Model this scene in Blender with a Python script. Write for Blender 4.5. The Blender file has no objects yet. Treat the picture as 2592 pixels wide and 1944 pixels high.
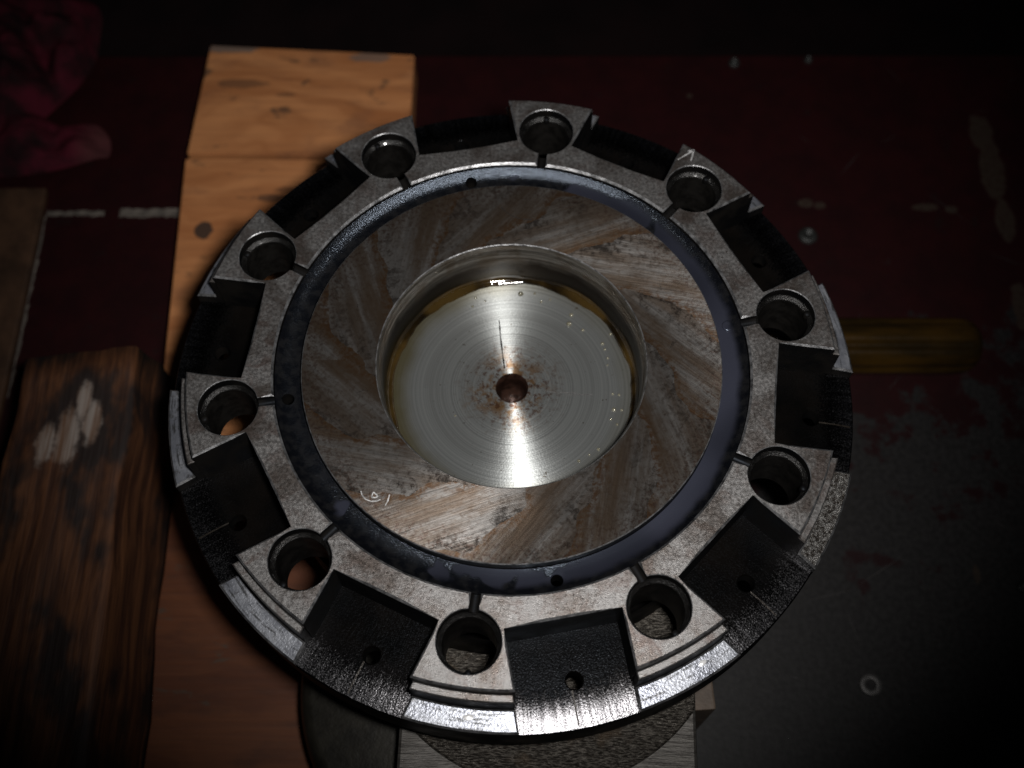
import bpy, bmesh, math, random
from math import sin, cos, pi, radians, sqrt, atan2, hypot
from mathutils import Vector, Matrix, noise
from mathutils.geometry import delaunay_2d_cdt

random.seed(7)
S = 0.09                                   # metres per layout unit (1 unit = pitch radius of the ten bores)
scene = bpy.context.scene
C = scene.collection

# ------------------------------------------------------------------ camera
CAM = Vector((0.03759, -1.79465, 3.64345))
FW = Vector((-0.00877564, 0.42318243, -0.906002))
RT = Vector((0.99996101, 0.00460334, -0.00753558))
UP = Vector((-0.00098171, 0.90603281, 0.42320632))
cd = bpy.data.cameras.new('camera')
cam = bpy.data.objects.new('camera', cd)
C.objects.link(cam)
cam.matrix_world = Matrix(((RT.x, UP.x, -FW.x, CAM.x * S), (RT.y, UP.y, -FW.y, CAM.y * S),
                           (RT.z, UP.z, -FW.z, CAM.z * S), (0, 0, 0, 1)))
cd.sensor_width = 36.0
cd.lens = 2913.875 / 2592 * 36.0
cd.clip_start = 0.01
cd.clip_end = 50
cd.dof.use_dof = True
cd.dof.focus_distance = 3.95 * S
cd.dof.aperture_fstop = 8.5
scene.camera = cam

# ------------------------------------------------------------------ world: an unlit workshop
w = bpy.data.worlds.new('World')
scene.world = w
w.use_nodes = True
w.node_tree.nodes['Background'].inputs[0].default_value = (0.55, 0.6, 0.75, 1)
w.node_tree.nodes['Background'].inputs[1].default_value = 0.007

# ------------------------------------------------------------------ the camera's flash, up and right of the lens
FL = CAM + RT * 0.33 + UP * 0.16
ld = bpy.data.lights.new('camera_flash', 'SPOT')
ld.energy = 8.8
ld.color = (1.0, 0.975, 0.95)
ld.shadow_soft_size = 0.014
ld.spot_size = radians(65)
ld.spot_blend = 1.0
lo = bpy.data.objects.new('camera_flash', ld)
C.objects.link(lo)
lo.location = FL * S
aim = Vector((0.0, 0.62, -0.2))
lo.rotation_euler = (aim - FL).to_track_quat('-Z', 'Y').to_euler()

scene.view_settings.view_transform = 'Standard'
scene.view_settings.look = 'None'
scene.view_settings.exposure = 0
scene.view_settings.gamma = 1
scene.view_settings.use_curve_mapping = False
scene.render.engine = 'CYCLES'
scene.render.resolution_x = 1024
scene.render.resolution_y = 768


# ------------------------------------------------------------------ node helper
class NT:
    def __init__(s, name):
        s.m = bpy.data.materials.new(name)
        s.m.use_nodes = True
        s.t = s.m.node_tree
        s.t.nodes.clear()
        s.out = s.n('ShaderNodeOutputMaterial')
        s.bsdf = s.n('ShaderNodeBsdfPrincipled')
        s.l(s.bsdf.outputs[0], s.out.inputs[0])
        tc = s.n('ShaderNodeTexCoord')
        v = s.n('ShaderNodeVectorMath')
        v.operation = 'SCALE'
        s.l(tc.outputs['Object'], v.inputs[0])
        v.inputs['Scale'].default_value = 1 / S
        s.P = v.outputs[0]
        s.x, s.y, s.z = s.sep(s.P)

    def n(s, t): return s.t.nodes.new(t)
    def l(s, a, b): s.t.links.new(a, b)

    def set(s, sock, v):
        if hasattr(v, 'is_linked') or isinstance(v, bpy.types.NodeSocket):
            s.l(v, sock)
        elif isinstance(v, tuple) and len(v) == 3 and sock.type == 'RGBA':
            sock.default_value = (*v, 1)
        else:
            sock.default_value = v

    def sep(s, v):
        q = s.n('ShaderNodeSeparateXYZ')
        s.l(v, q.inputs[0])
        return q.outputs[0], q.outputs[1], q.outputs[2]

    def comb(s, x, y, z):
        q = s.n('ShaderNodeCombineXYZ')
        for i, v in enumerate((x, y, z)): s.set(q.inputs[i], v)
        return q.outputs[0]

    def M(s, op, a, b=0.0, c=0.0):
        q = s.n('ShaderNodeMath')
        q.operation = op
        s.set(q.inputs[0], a); s.set(q.inputs[1], b); s.set(q.inputs[2], c)
        return q.outputs[0]

    def noise(s, vec, scale, detail=4, rough=0.55, dist=0.0):
        q = s.n('ShaderNodeTexNoise')
        s.l(vec, q.inputs['Vector'])
        q.inputs['Scale'].default_value = scale
        q.inputs['Detail'].default_value = detail
        q.inputs['Roughness'].default_value = rough
        q.inputs['Distortion'].default_value = dist
        return q.outputs['Fac']

    def ss(s, v, a, b, lo=0.0, hi=1.0):
        q = s.n('ShaderNodeMapRange')
        q.interpolation_type = 'SMOOTHSTEP'
        s.set(q.inputs[0], v)
        for i, k in enumerate((a, b, lo, hi)): s.set(q.inputs[i + 1], k)
        return q.outputs[0]

    def mix(s, f, a, b, mode='MIX'):
        q = s.n('ShaderNodeMix')
        q.data_type = 'RGBA'
        q.blend_type = mode
        s.set(q.inputs[0], f); s.set(q.inputs[6], a); s.set(q.inputs[7], b)
        return q.outputs[2]

    def lerp(s, f, a, b):
        return s.ss_lin(f, a, b)

    def ss_lin(s, f, a, b):
        q = s.n('ShaderNodeMapRange')
        s.set(q.inputs[0], f)
        q.inputs[1].default_value = 0; q.inputs[2].default_value = 1
        s.set(q.inputs[3], a); s.set(q.inputs[4], b)
        return q.outputs[0]

    def scale(s, vec, v3):
        q = s.n('ShaderNodeVectorMath')
        q.operation = 'MULTIPLY'
        s.l(vec, q.inputs[0])
        q.inputs[1].default_value = v3
        return q.outputs[0]

    def bump(s, h, strength, dist=0.001, chain=None):
        q = s.n('ShaderNodeBump')
        s.l(h, q.inputs['Height'])
        q.inputs['Strength'].default_value = strength
        q.inputs['Distance'].default_value = dist
        if chain is not None: s.l(chain, q.inputs['Normal'])
        return q.outputs[0]

    def polar(s):
        r = s.M('SQRT', s.M('ADD', s.M('MULTIPLY', s.x, s.x), s.M('MULTIPLY', s.y, s.y)))
        th = s.M('ARCTAN2', s.y, s.x)
        return r, th

    def B(s, **k):
        names = {'col': 'Base Color', 'metal': 'Metallic', 'rough': 'Roughness', 'normal': 'Normal', 'coat': 'Coat Weight',
                 'coat_rough': 'Coat Roughness', 'aniso': 'Anisotropic', 'arot': 'Anisotropic Rotation', 'tangent': 'Tangent',
                 'spec': 'Specular IOR Level', 'tint': 'Specular Tint', 'trans': 'Transmission Weight', 'ior': 'IOR',
                 'sheen': 'Sheen Weight', 'cn': 'Coat Normal'}
        for a, v in k.items(): s.set(s.bsdf.inputs[names[a]], v)
        return s.m


MAT = {}


def mat_top_steel():
    """ground faces of the lugs and the ring: grey steel, brown freckled rust"""
    n = NT('freckled_steel')
    big = n.noise(n.P, 2.6, 5, 0.6)
    mid = n.noise(n.P, 11, 6, 0.70, 0.8)
    fine = n.noise(n.P, 85, 4, 0.65)
    grain = n.noise(n.P, 330, 2, 0.5)
    c = n.mix(n.ss(fine, 0.32, 0.66), (0.148, 0.142, 0.138), (0.232, 0.226, 0.222))
    rust = n.M('MULTIPLY', n.ss(mid, 0.46, 0.62), n.ss(big, 0.34, 0.62, 0.25, 1.0))
    c = n.mix(n.M('MULTIPLY', rust, 0.62), c, (0.085, 0.052, 0.041))
    smud = n.noise(n.P, 5.5, 5, 0.65, 0.5)
    c = n.mix(n.ss(smud, 0.44, 0.66, 0, 0.75), c, (0.085, 0.068, 0.057))
    speck = n.ss(n.noise(n.P, 60, 3, 0.7), 0.61, 0.69)
    c = n.mix(n.M('MULTIPLY', speck, 0.8), c, (0.04, 0.026, 0.022))
    r = n.M('ADD', n.ss(fine, 0.3, 0.7, 0.30, 0.46), n.ss(smud, 0.35, 0.65, 0.05, -0.06))
    nb = n.bump(grain, 0.22, 0.0005)
    nb = n.bump(mid, 0.06, 0.0006, nb)
    return n.B(col=c, metal=0.82, rough=r, normal=nb, spec=0.5)


def mat_black_oil(name='black_oily_steel'):
    n = NT(name)
    a = n.noise(n.P, 9, 4)
    g = n.noise(n.P, 170, 2, 0.6)
    c = n.mix(n.ss(a, 0.35, 0.7), (0.002, 0.002, 0.0022), (0.006, 0.005, 0.004))
    nb = n.bump(g, 0.12, 0.0004)
    return n.B(col=c, metal=0.0, rough=n.ss(a, 0.3, 0.7, 0.42, 0.62), normal=nb, spec=0.10, tint=(0.75, 0.85, 1.0))


def mat_slot_floor():
    n = NT('scraped_black_floor')
    r, th = n.polar()
    phi = n.M('MULTIPLY', th, 1.0)
    streak_v = n.comb(n.M('MULTIPLY', n.M('COSINE', phi), 110.0), n.M('MULTIPLY', n.M('SINE', phi), 110.0), n.M('MULTIPLY', r, 3.0))
    st = n.noise(streak_v, 1.0, 3, 0.6)
    grain = n.noise(n.P, 190, 2, 0.6)
    cl = n.noise(n.P, 5, 3)
    jit = n.M('ADD', n.M('MULTIPLY', n.M('SUBTRACT', st, 0.5), 0.07), n.M('MULTIPLY', n.M('SUBTRACT', grain, 0.5), 0.18))
    jit = n.M('ADD', jit, n.M('MULTIPLY', n.M('SUBTRACT', cl, 0.5), 0.05))
    edge = n.ss(n.M('ADD', r, jit), 1.08, 1.315)
    worn = n.M('MULTIPLY', n.M('MULTIPLY', edge, edge), n.ss(st, 0.36, 0.66, 0.62, 1.0))
    c = n.mix(n.ss(cl, 0.3, 0.7), (0.001, 0.001, 0.001), (0.003, 0.0024, 0.002))
    c = n.mix(worn, c, (0.34, 0.335, 0.35))
    nb = n.bump(grain, 0.22, 0.0004)
    nb = n.bump(st, 0.10, 0.0005, nb)
    return n.B(col=c, metal=n.ss(edge, 0.02, 0.2), rough=n.ss(grain, 0.3, 0.7, 0.17, 0.30), normal=nb, spec=0.09, tint=(0.8, 0.88, 1.0))


def mat_rim():
    n = NT('bare_bright_rim')
    r, th = n.polar()
    v = n.comb(n.M('MULTIPLY', th, 10.0), n.M('MULTIPLY', r, 60.0), n.z)
    st = n.noise(v, 1.6, 4, 0.6)
    fine = n.noise(n.P, 110, 3, 0.6)
    big = n.noise(n.P, 8, 4, 0.6)
    c = n.mix(n.ss(big, 0.3, 0.72), (0.20, 0.21, 0.245), (0.38, 0.395, 0.43))
    c = n.mix(n.ss(st, 0.52, 0.66, 0, 0.85), c, (0.045, 0.045, 0.043))
    c = n.mix(n.ss(n.noise(n.P, 26, 4, 0.7), 0.55, 0.68, 0, 0.7), c, (0.07, 0.066, 0.06))
    nb = n.bump(fine, 0.3, 0.0005)
    nb = n.bump(st, 0.2, 0.0005, nb)
    return n.B(col=c, metal=0.72, rough=n.ss(big, 0.3, 0.7, 0.24, 0.42), normal=nb)


def mat_rim_pitted():
    n = NT('pitted_bright_rim')
    fine = n.noise(n.P, 75, 4, 0.7)
    c = n.mix(n.ss(fine, 0.38, 0.62), (0.06, 0.05, 0.042), (0.36, 0.35, 0.335))
    nb = n.bump(fine, 0.9, 0.0022)
    return n.B(col=c, metal=0.75, rough=0.3, normal=nb)


def mat_land():
    """inner annulus: fans of straight slanted grinding strokes, each with a brown varnished leading edge"""
    n = NT('swirl_stained_steel')
    r, th = n.polar()
    K = 12
    w1 = n.M('MULTIPLY', n.M('SUBTRACT', n.noise(n.P, 2.3, 2), 0.5), 0.60)
    w2 = n.M('MULTIPLY', n.M('SUBTRACT', n.noise(n.P, 9, 4, 0.6), 0.5), 0.15)
    tt = n.M('ADD', n.M('ADD', th, n.M('MULTIPLY', r, 1.9)), n.M('ADD', w1, w2))
    q = n.M('MULTIPLY', tt, K / (2 * pi))
    k = n.M('FLOOR', q)
    f = n.M('SUBTRACT', q, k)                                    # 0..1 across a fan
    ang = n.M('MULTIPLY', n.M('SUBTRACT', n.M('ADD', k, 0.5), 1.9 * 0.6 * K / (2 * pi)), 2 * pi / K)
    ca, sa = n.M('COSINE', ang), n.M('SINE', ang)
    u = n.M('ADD', n.M('MULTIPLY', n.x, ca), n.M('MULTIPLY', n.y, sa))
    v = n.M('SUBTRACT', n.M('MULTIPLY', n.y, ca), n.M('MULTIPLY', n.x, sa))
    beta = radians(50)
    a_ = n.M('SUBTRACT', n.M('MULTIPLY', u, cos(beta)), n.M('MULTIPLY', v, sin(beta)))   # along a stroke
    b_ = n.M('ADD', n.M('MULTIPLY', u, sin(beta)), n.M('MULTIPLY', v, cos(beta)))        # across
    kk = n.M('MULTIPLY', k, 5.37)
    def st(fa, fb, off, det=4):
        return n.noise(n.comb(n.M('MULTIPLY', a_, fa), n.M('MULTIPLY', b_, fb), n.M('ADD', kk, off)), 1.0, det, 0.6)
    broad = st(2.2, 13.0, 0.0)
    thin = st(5.0, 60.0, 3.0)
    hair = st(9.0, 150.0, 6.0, 3)
    blot = n.noise(n.P, 10, 6, 0.7, 0.6)
    sp2 = n.noise(n.P, 70, 4, 0.7)
    grain = n.noise(n.P, 300, 2)
    mott = n.noise(n.P, 48, 5, 0.7, 0.3)
    c = n.mix(n.ss(thin, 0.25, 0.75), (0.125, 0.118, 0.111), (0.19, 0.181, 0.173))
    c = n.mix(n.ss(n.M('ADD', broad, n.M('MULTIPLY', n.M('SUBTRACT', mott, 0.5), 0.22)), 0.36, 0.64, 0, 0.85), c, (0.078, 0.057, 0.041))
    c = n.mix(n.ss(mott, 0.50, 0.66, 0, 0.45), c, (0.066, 0.049, 0.038))
    lead = n.M('MULTIPLY', n.ss(f, 0.75, 0.0), n.ss(n.M('ADD', broad, n.M('MULTIPLY', blot, 0.5)), 0.58, 0.80))
    c = n.mix(n.M('MULTIPLY', lead, 0.6), c, (0.085, 0.054, 0.031))
    line = n.M('MULTIPLY', n.ss(f, 0.22, 0.02), n.ss(mott, 0.42, 0.58))
    c = n.mix(n.M('MULTIPLY', line, 0.8), c, (0.078, 0.040, 0.018))
    trail = n.M('MULTIPLY', n.ss(f, 0.45, 0.98), n.ss(n.M('ADD', n.M('MULTIPLY', blot, 0.6), n.M('MULTIPLY', mott, 0.4)), 0.47, 0.60))
    c = n.mix(n.M('MULTIPLY', trail, 0.7), c, (0.04, 0.034, 0.03))
    ed = n.ss(r, 0.60, 0.74, 0.12, 1.0)
    c = n.mix(n.M('MULTIPLY', n.M('MULTIPLY', n.ss(sp2, 0.48, 0.62), ed), 0.8), c, (0.055, 0.033, 0.025))
    dark = n.ss(n.noise(n.P, 22, 5, 0.75, 0.5), 0.64, 0.72)
    c = n.mix(n.M('MULTIPLY', dark, 0.75), c, (0.03, 0.024, 0.021))
    ang2 = n.M('ADD', ang, n.M('MULTIPLY', n.M('SUBTRACT', f, 0.5), 1.0 * 2 * pi / K))
    ca, sa = n.M('COSINE', ang2), n.M('SINE', ang2)
    tx = n.M('ADD', n.M('MULTIPLY', ca, cos(beta)), n.M('MULTIPLY', sa, sin(beta)))
    ty = n.M('SUBTRACT', n.M('MULTIPLY', sa, cos(beta)), n.M('MULTIPLY', ca, sin(beta)))
    # highlights stretch across the strokes
    nb = n.bump(grain, 0.10, 0.0004)
    nb = n.bump(hair, 0.14, 0.0005, nb)
    rough = n.M('ADD', n.ss(hair, 0.3, 0.7, 0.32, 0.42), n.M('MULTIPLY', trail, -0.12))
    return n.B(col=c, metal=0.82, rough=rough, aniso=0.72, tangent=n.comb(n.M('MULTIPLY', ty, -1.0), tx, 0.0), normal=nb)


def mat_recess_floor():
    n = NT('turned_steel_floor')
    r, th = n.polar()
    ring = n.noise(n.comb(n.M('MULTIPLY', r, 130.0), 0.0, 0.0), 1.0, 3, 0.7)
    ring2 = n.noise(n.comb(n.M('MULTIPLY', r, 22.0), n.M('MULTIPLY', th, 0.25), 3.0), 1.0, 2, 0.6)
    fine = n.noise(n.P, 150, 2)
    c = n.mix(n.ss(ring, 0.3, 0.7), (0.25, 0.262, 0.258), (0.40, 0.415, 0.408))
    c = n.mix(n.ss(ring2, 0.42, 0.70, 0, 0.32), c, (0.23, 0.235, 0.228))
    # rust round the centre hole, orange halo below it
    ctr = n.ss(n.M('ADD', r, n.M('MULTIPLY', n.M('SUBTRACT', n.noise(n.P, 9, 4), 0.5), 0.16)), 0.20, 0.07)
    halo = n.M('MULTIPLY', ctr, n.ss(n.noise(n.P, 28, 4, 0.7), 0.42, 0.62))
    c = n.mix(n.M('MULTIPLY', halo, 0.85), c, (0.22, 0.105, 0.022))
    sp = n.ss(n.noise(n.P, 52, 4, 0.75), 0.53, 0.60)
    spr = n.M('MULTIPLY', sp, n.ss(r, 0.26, 0.05, 0.0, 1.0))
    c = n.mix(n.M('MULTIPLY', spr, 0.9), c, (0.10, 0.04, 0.02))
    sp3 = n.ss(n.noise(n.P, 31, 3, 0.8), 0.67, 0.72)
    c = n.mix(n.M('MULTIPLY', sp3, 0.8), c, (0.07, 0.05, 0.03))
    # oil tint creeping in from the wall, mostly at the left
    side = n.ss(n.x, 0.1, -0.45, 0.35, 1.0)
    oil = n.ss(n.M('ADD', r, n.M('MULTIPLY', n.M('SUBTRACT', n.noise(n.P, 6, 3), 0.5), 0.07)), 0.365, 0.44)
    c = n.mix(n.M('MULTIPLY', n.M('MULTIPLY', oil, side), 0.85), c, (0.15, 0.125, 0.05))
    tx, ty = n.x, n.y
    nb = n.bump(ring, 0.05, 0.0004)
    nb = n.bump(fine, 0.06, 0.0004, nb)
    return n.B(col=c, metal=0.82, rough=n.ss(ring, 0.2, 0.8, 0.33, 0.41), aniso=0.92,
               tangent=n.comb(tx, ty, 0.0), normal=nb, coat=0.25, coat_rough=0.12)


def mat_bore_wall():
    n = NT('brown_stained_bore')
    r, th = n.polar()
    st = n.noise(n.comb(n.M('MULTIPLY', th, 1.5), n.M('MULTIPLY', n.z, 60.0), 0.0), 1.0, 3)
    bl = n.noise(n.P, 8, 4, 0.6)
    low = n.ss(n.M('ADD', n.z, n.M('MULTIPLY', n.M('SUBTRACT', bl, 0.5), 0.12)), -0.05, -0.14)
    c = n.mix(n.ss(st, 0.35, 0.65), (0.095, 0.086, 0.074), (0.21, 0.195, 0.175))
    c = n.mix(n.ss(bl, 0.45, 0.65, 0, 0.7), c, (0.07, 0.048, 0.028))
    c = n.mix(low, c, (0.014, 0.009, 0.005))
    return n.B(col=c, metal=0.93, rough=0.36, aniso=0.5, tangent=n.comb(n.M('MULTIPLY', n.y, -1.0), n.x, 0.0),
               normal=n.bump(n.noise(n.P, 120, 2), 0.1, 0.0004), coat=0.3, coat_rough=0.1)


def mat_groove():
    """ring channel: black oil, part of it with a blue-grey reflection painted into the colour"""
    n = NT('oil_channel')
    r, th = n.polar()
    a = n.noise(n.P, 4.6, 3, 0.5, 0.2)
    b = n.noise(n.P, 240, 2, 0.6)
    # painted reflection lies on the right-hand half and thins out on the left
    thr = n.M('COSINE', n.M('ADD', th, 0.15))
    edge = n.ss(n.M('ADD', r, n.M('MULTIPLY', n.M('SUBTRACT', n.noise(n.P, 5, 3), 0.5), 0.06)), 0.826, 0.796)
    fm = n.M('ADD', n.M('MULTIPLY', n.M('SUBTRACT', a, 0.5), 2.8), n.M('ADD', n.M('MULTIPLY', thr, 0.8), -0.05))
    refl = n.M('MULTIPLY', n.ss(fm, 0.0, 0.10), edge)
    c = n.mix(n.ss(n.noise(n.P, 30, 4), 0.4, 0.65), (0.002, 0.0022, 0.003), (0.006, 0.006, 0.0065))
    c = n.mix(refl, c, n.mix(n.ss(n.noise(n.P, 2.2, 2), 0.35, 0.65), (0.0105, 0.0112, 0.0165), (0.021, 0.0222, 0.032)))
    nb = n.bump(b, n_strength(0.34), 0.0005)
    mixn = n.n('ShaderNodeMix'); mixn.data_type = 'VECTOR'
    geo = n.n('ShaderNodeNewGeometry')
    n.l(n.M('MULTIPLY', refl, 0.8), mixn.inputs[0]); n.l(nb, mixn.inputs[4]); n.l(geo.outputs['Normal'], mixn.inputs[5])
    return n.B(col=c, metal=0.0, rough=n.ss_lin(refl, 0.22, 0.26), normal=mixn.outputs[1], spec=0.5, tint=(0.7, 0.82, 1.0))


def n_strength(v): return v


def simple(name, col, metal=0.0, rough=0.5, var=0.25, scale=20, bump=0.15, coat=0.0, spec=0.5):
    n = NT(name)
    a = n.noise(n.P, scale, 5, 0.65)
    lo_ = tuple(k * (1 - var) for k in col); hi_ = tuple(min(1, k * (1 + var)) for k in col)
    c = n.mix(n.ss(a, 0.3, 0.7), lo_, hi_)
    return n.B(col=c, metal=metal, rough=rough, normal=n.bump(n.noise(n.P, scale * 6, 3), bump, 0.0006), coat=coat, coat_rough=0.1, spec=spec)


def mat_oil():
    n = NT('brown_oil')
    a = n.noise(n.P, 6, 3)
    c = n.mix(n.ss(a, 0.35, 0.65), (0.004, 0.0025, 0.001), (0.03, 0.018, 0.005))
    return n.B(col=c, rough=0.06, spec=0.6, coat=0.5, coat_rough=0.03)


def mat_pine(name, off, dim=1.0):
    n = NT(name)
    p = n.n('ShaderNodeVectorMath'); p.operation = 'ADD'
    n.l(n.P, p.inputs[0]); p.inputs[1].default_value = (off, off * 2.3, 0)
    P = p.outputs[0]
    warp = n.noise(n.scale(P, (0.8, 1.6, 1)), 1.0, 3)
    gx, gy, gz = n.sep(P)
    ring = n.M('ADD', n.M('MULTIPLY', gy, 3.0), n.M('MULTIPLY', warp, 3.2))
    gr = n.noise(n.comb(n.M('MULTIPLY', gx, 0.35), ring, 0.0), 2.0, 4, 0.6)
    fib = n.noise(n.scale(P, (2.2, 42, 1)), 1.0, 4, 0.6)
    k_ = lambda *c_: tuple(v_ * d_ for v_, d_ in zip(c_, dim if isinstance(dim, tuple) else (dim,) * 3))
    c = n.mix(n.ss(gr, 0.35, 0.68), k_(0.40, 0.172, 0.066), k_(0.27, 0.10, 0.034))
    c = n.mix(n.ss(fib, 0.4, 0.75, 0, 0.35), c, k_(0.16, 0.06, 0.024))
    bl = n.noise(n.scale(P, (1.0, 2.2, 1)), 2.2, 4, 0.6)
    c = n.mix(n.ss(bl, 0.52, 0.70, 0, 0.5), c, k_(0.13, 0.055, 0.030))
    dirt = n.noise(n.scale(P, (1.3, 3.0, 1)), 3.1, 4, 0.65, 0.5)
    c = n.mix(n.ss(dirt, 0.61, 0.70, 0, 0.8), c, (0.05, 0.033, 0.022))
    return n, c, fib


def finish_pine(n, c, fib):
    return n.B(col=c, rough=0.6, normal=n.bump(fib, 0.25, 0.0006), spec=0.3)


def blob(n, cx, cy, rx, ry, amp=0.6, sc=12, soft=0.08):
    """irregular patch mask in the object's own plane"""
    dx = n.M('DIVIDE', n.M('SUBTRACT', n.x, cx), rx)
    dy = n.M('DIVIDE', n.M('SUBTRACT', n.y, cy), ry)
    d = n.M('SQRT', n.M('ADD', n.M('MULTIPLY', dx, dx), n.M('MULTIPLY', dy, dy)))
    d = n.M('ADD', d, n.M('MULTIPLY', n.M('SUBTRACT', n.noise(n.P, sc, 4, 0.65), 0.5), amp * 2))
    return n.ss(d, 1 + soft, 1 - soft)


def mat_bench():
    n = NT('worn_red_bench_paint')
    big = n.noise(n.P, 1.1, 5, 0.6, 0.3)
    mid = n.noise(n.P, 6, 5, 0.65)
    fine = n.noise(n.P, 40, 4, 0.6)
    c = n.mix(n.ss(mid, 0.3, 0.7), (0.0085, 0.0008, 0.0012), (0.0135, 0.0013, 0.0017))
    spots = n.ss(n.noise(n.P, 9, 5, 0.7), 0.62, 0.70)
    c = n.mix(n.M('MULTIPLY', spots, 0.7), c, (0.008, 0.003, 0.003))
    # paint rubbed through to grey towards the front right
    wx = n.M('ADD', n.M('MULTIPLY', n.x, 0.25), n.M('MULTIPLY', n.y, -1.0))
    wear = n.M('ADD', n.M('MULTIPLY', wx, 0.75), n.M('MULTIPLY', n.M('SUBTRACT', big, 0.5), 2.2))
    wear = n.M('ADD', wear, n.M('MULTIPLY', n.M('SUBTRACT', mid, 0.5), 2.4))
    wear = n.M('MULTIPLY', n.ss(wear, -0.10, 0.14), n.ss(n.x, 0.2, 0.6))
    grey = n.mix(n.ss(fine, 0.3, 0.7), (0.007, 0.007, 0.0071), (0.0165, 0.0161, 0.0161))
    c = n.mix(n.M('MULTIPLY', wear, 0.94), c, grey)
    pale = None
    for b in [(2.498, 2.05, 0.06, 0.12), (2.515, 1.80, 0.065, 0.17), (2.53, 1.50, 0.05, 0.12), (1.512, 1.602, 0.04, 0.025),
              (1.585, 1.586, 0.028, 0.022), (2.13, 1.575, 0.075, 0.022), (2.263, 1.562, 0.032, 0.022), (2.53, 0.98, 0.06, 0.13),
              (2.073, -0.375, 0.014, 0.045), (0.95, 2.30, 0.014, 0.012)]:
        m = blob(n, *b)
        pale = m if pale is None else n.M('MAXIMUM', pale, m)
    c = n.mix(n.M('MULTIPLY', pale, n.ss(fine, 0.3, 0.6, 0.5, 1.0)), c, (0.027, 0.019, 0.014))
    nb = n.bump(mid, 0.15, 0.001)
    nb = n.bump(fine, 0.1, 0.0006, nb)
    return n.B(col=c, rough=0.5, normal=nb, spec=0.25)


def mat_old_wood():
    n = NT('old_dark_wood')
    fib = n.noise(n.scale(n.P, (26, 1.6, 26)), 1.0, 4, 0.6)
    bl = n.noise(n.scale(n.P, (3, 1.6, 3)), 1.0, 4, 0.6)
    c = n.mix(n.ss(fib, 0.3, 0.72), (0.022, 0.007, 0.003), (0.088, 0.034, 0.013))
    c = n.mix(n.ss(bl, 0.44, 0.58), c, (0.010, 0.0055, 0.0045))
    pale = None
    for b in [(-0.115, -0.36, 0.035, 0.085), (-0.03, -0.33, 0.045, 0.12), (0.015, -0.17, 0.028, 0.085), (0.06, -0.26, 0.035, 0.09)]:
        m = blob(n, *b, 0.6, 18, 0.35)
        pale = m if pale is None else n.M('MAXIMUM', pale, m)
    pale = n.M('MULTIPLY', pale, n.ss(n.z, -0.06, -0.03))
    c = n.mix(n.M('MULTIPLY', pale, 0.85), c, n.mix(n.ss(fib, 0.35, 0.65), (0.10, 0.055, 0.033), (0.20, 0.17, 0.15)))
    return n.B(col=c, rough=0.7, normal=n.bump(fib, 0.5, 0.0015), spec=0.25)


def mat_rag():
    n = NT('faded_crimson_cloth')
    a = n.noise(n.P, 3.2, 4, 0.6)
    wv = n.noise(n.P, 120, 2)
    c = n.mix(n.ss(a, 0.38, 0.62), (0.012, 0.005, 0.006), (0.055, 0.007, 0.0135))
    pale = n.M('MULTIPLY', n.ss(n.x, -2.36, -2.2), n.ss(a, 0.3, 0.6, 0.5, 1))
    c = n.mix(pale, c, (0.06, 0.02, 0.021))
    return n.B(col=c, rough=0.9, normal=n.bump(wv, 0.4, 0.0008), spec=0.05)


def mat_brushed(name='brushed_grey_steel'):
    n = NT(name)
    st = n.noise(n.scale(n.P, (5, 60, 5)), 1.0, 4, 0.65)
    a = n.noise(n.P, 4, 4)
    c = n.mix(n.ss(st, 0.3, 0.7), (0.026, 0.023, 0.020), (0.066, 0.061, 0.054))
    c = n.mix(n.ss(a, 0.5, 0.7, 0, 0.6), c, (0.07, 0.065, 0.06))
    return n.B(col=c, metal=0.55, rough=0.45, normal=n.bump(st, 0.4, 0.001))


def mat_crosshatch():
    n = NT('dimpled_brown_steel')
    st = n.noise(n.scale(n.P, (45, 190, 5)), 1.0, 3, 0.6)
    a = n.noise(n.P, 9, 4)
    c = n.mix(n.ss(st, 0.40, 0.62), (0.022, 0.018, 0.014), (0.13, 0.117, 0.10))
    c = n.mix(n.ss(a, 0.5, 0.7, 0, 0.55), c, (0.09, 0.06, 0.035))
    return n.B(col=c, metal=0.6, rough=0.35, normal=n.bump(st, 0.7, 0.0015))


def mat_amber():
    n = NT('dirty_amber_plastic')
    a = n.noise(n.scale(n.P, (1.5, 7, 7)), 1.0, 4, 0.6)
    c = n.mix(n.ss(a, 0.35, 0.65), (0.010, 0.006, 0.0015), (0.034, 0.017, 0.0025))
    return n.B(col=c, rough=0.25, spec=0.5, normal=n.bump(n.noise(n.P, 30, 3), 0.15, 0.001), coat=0.15, coat_rough=0.2)


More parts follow.
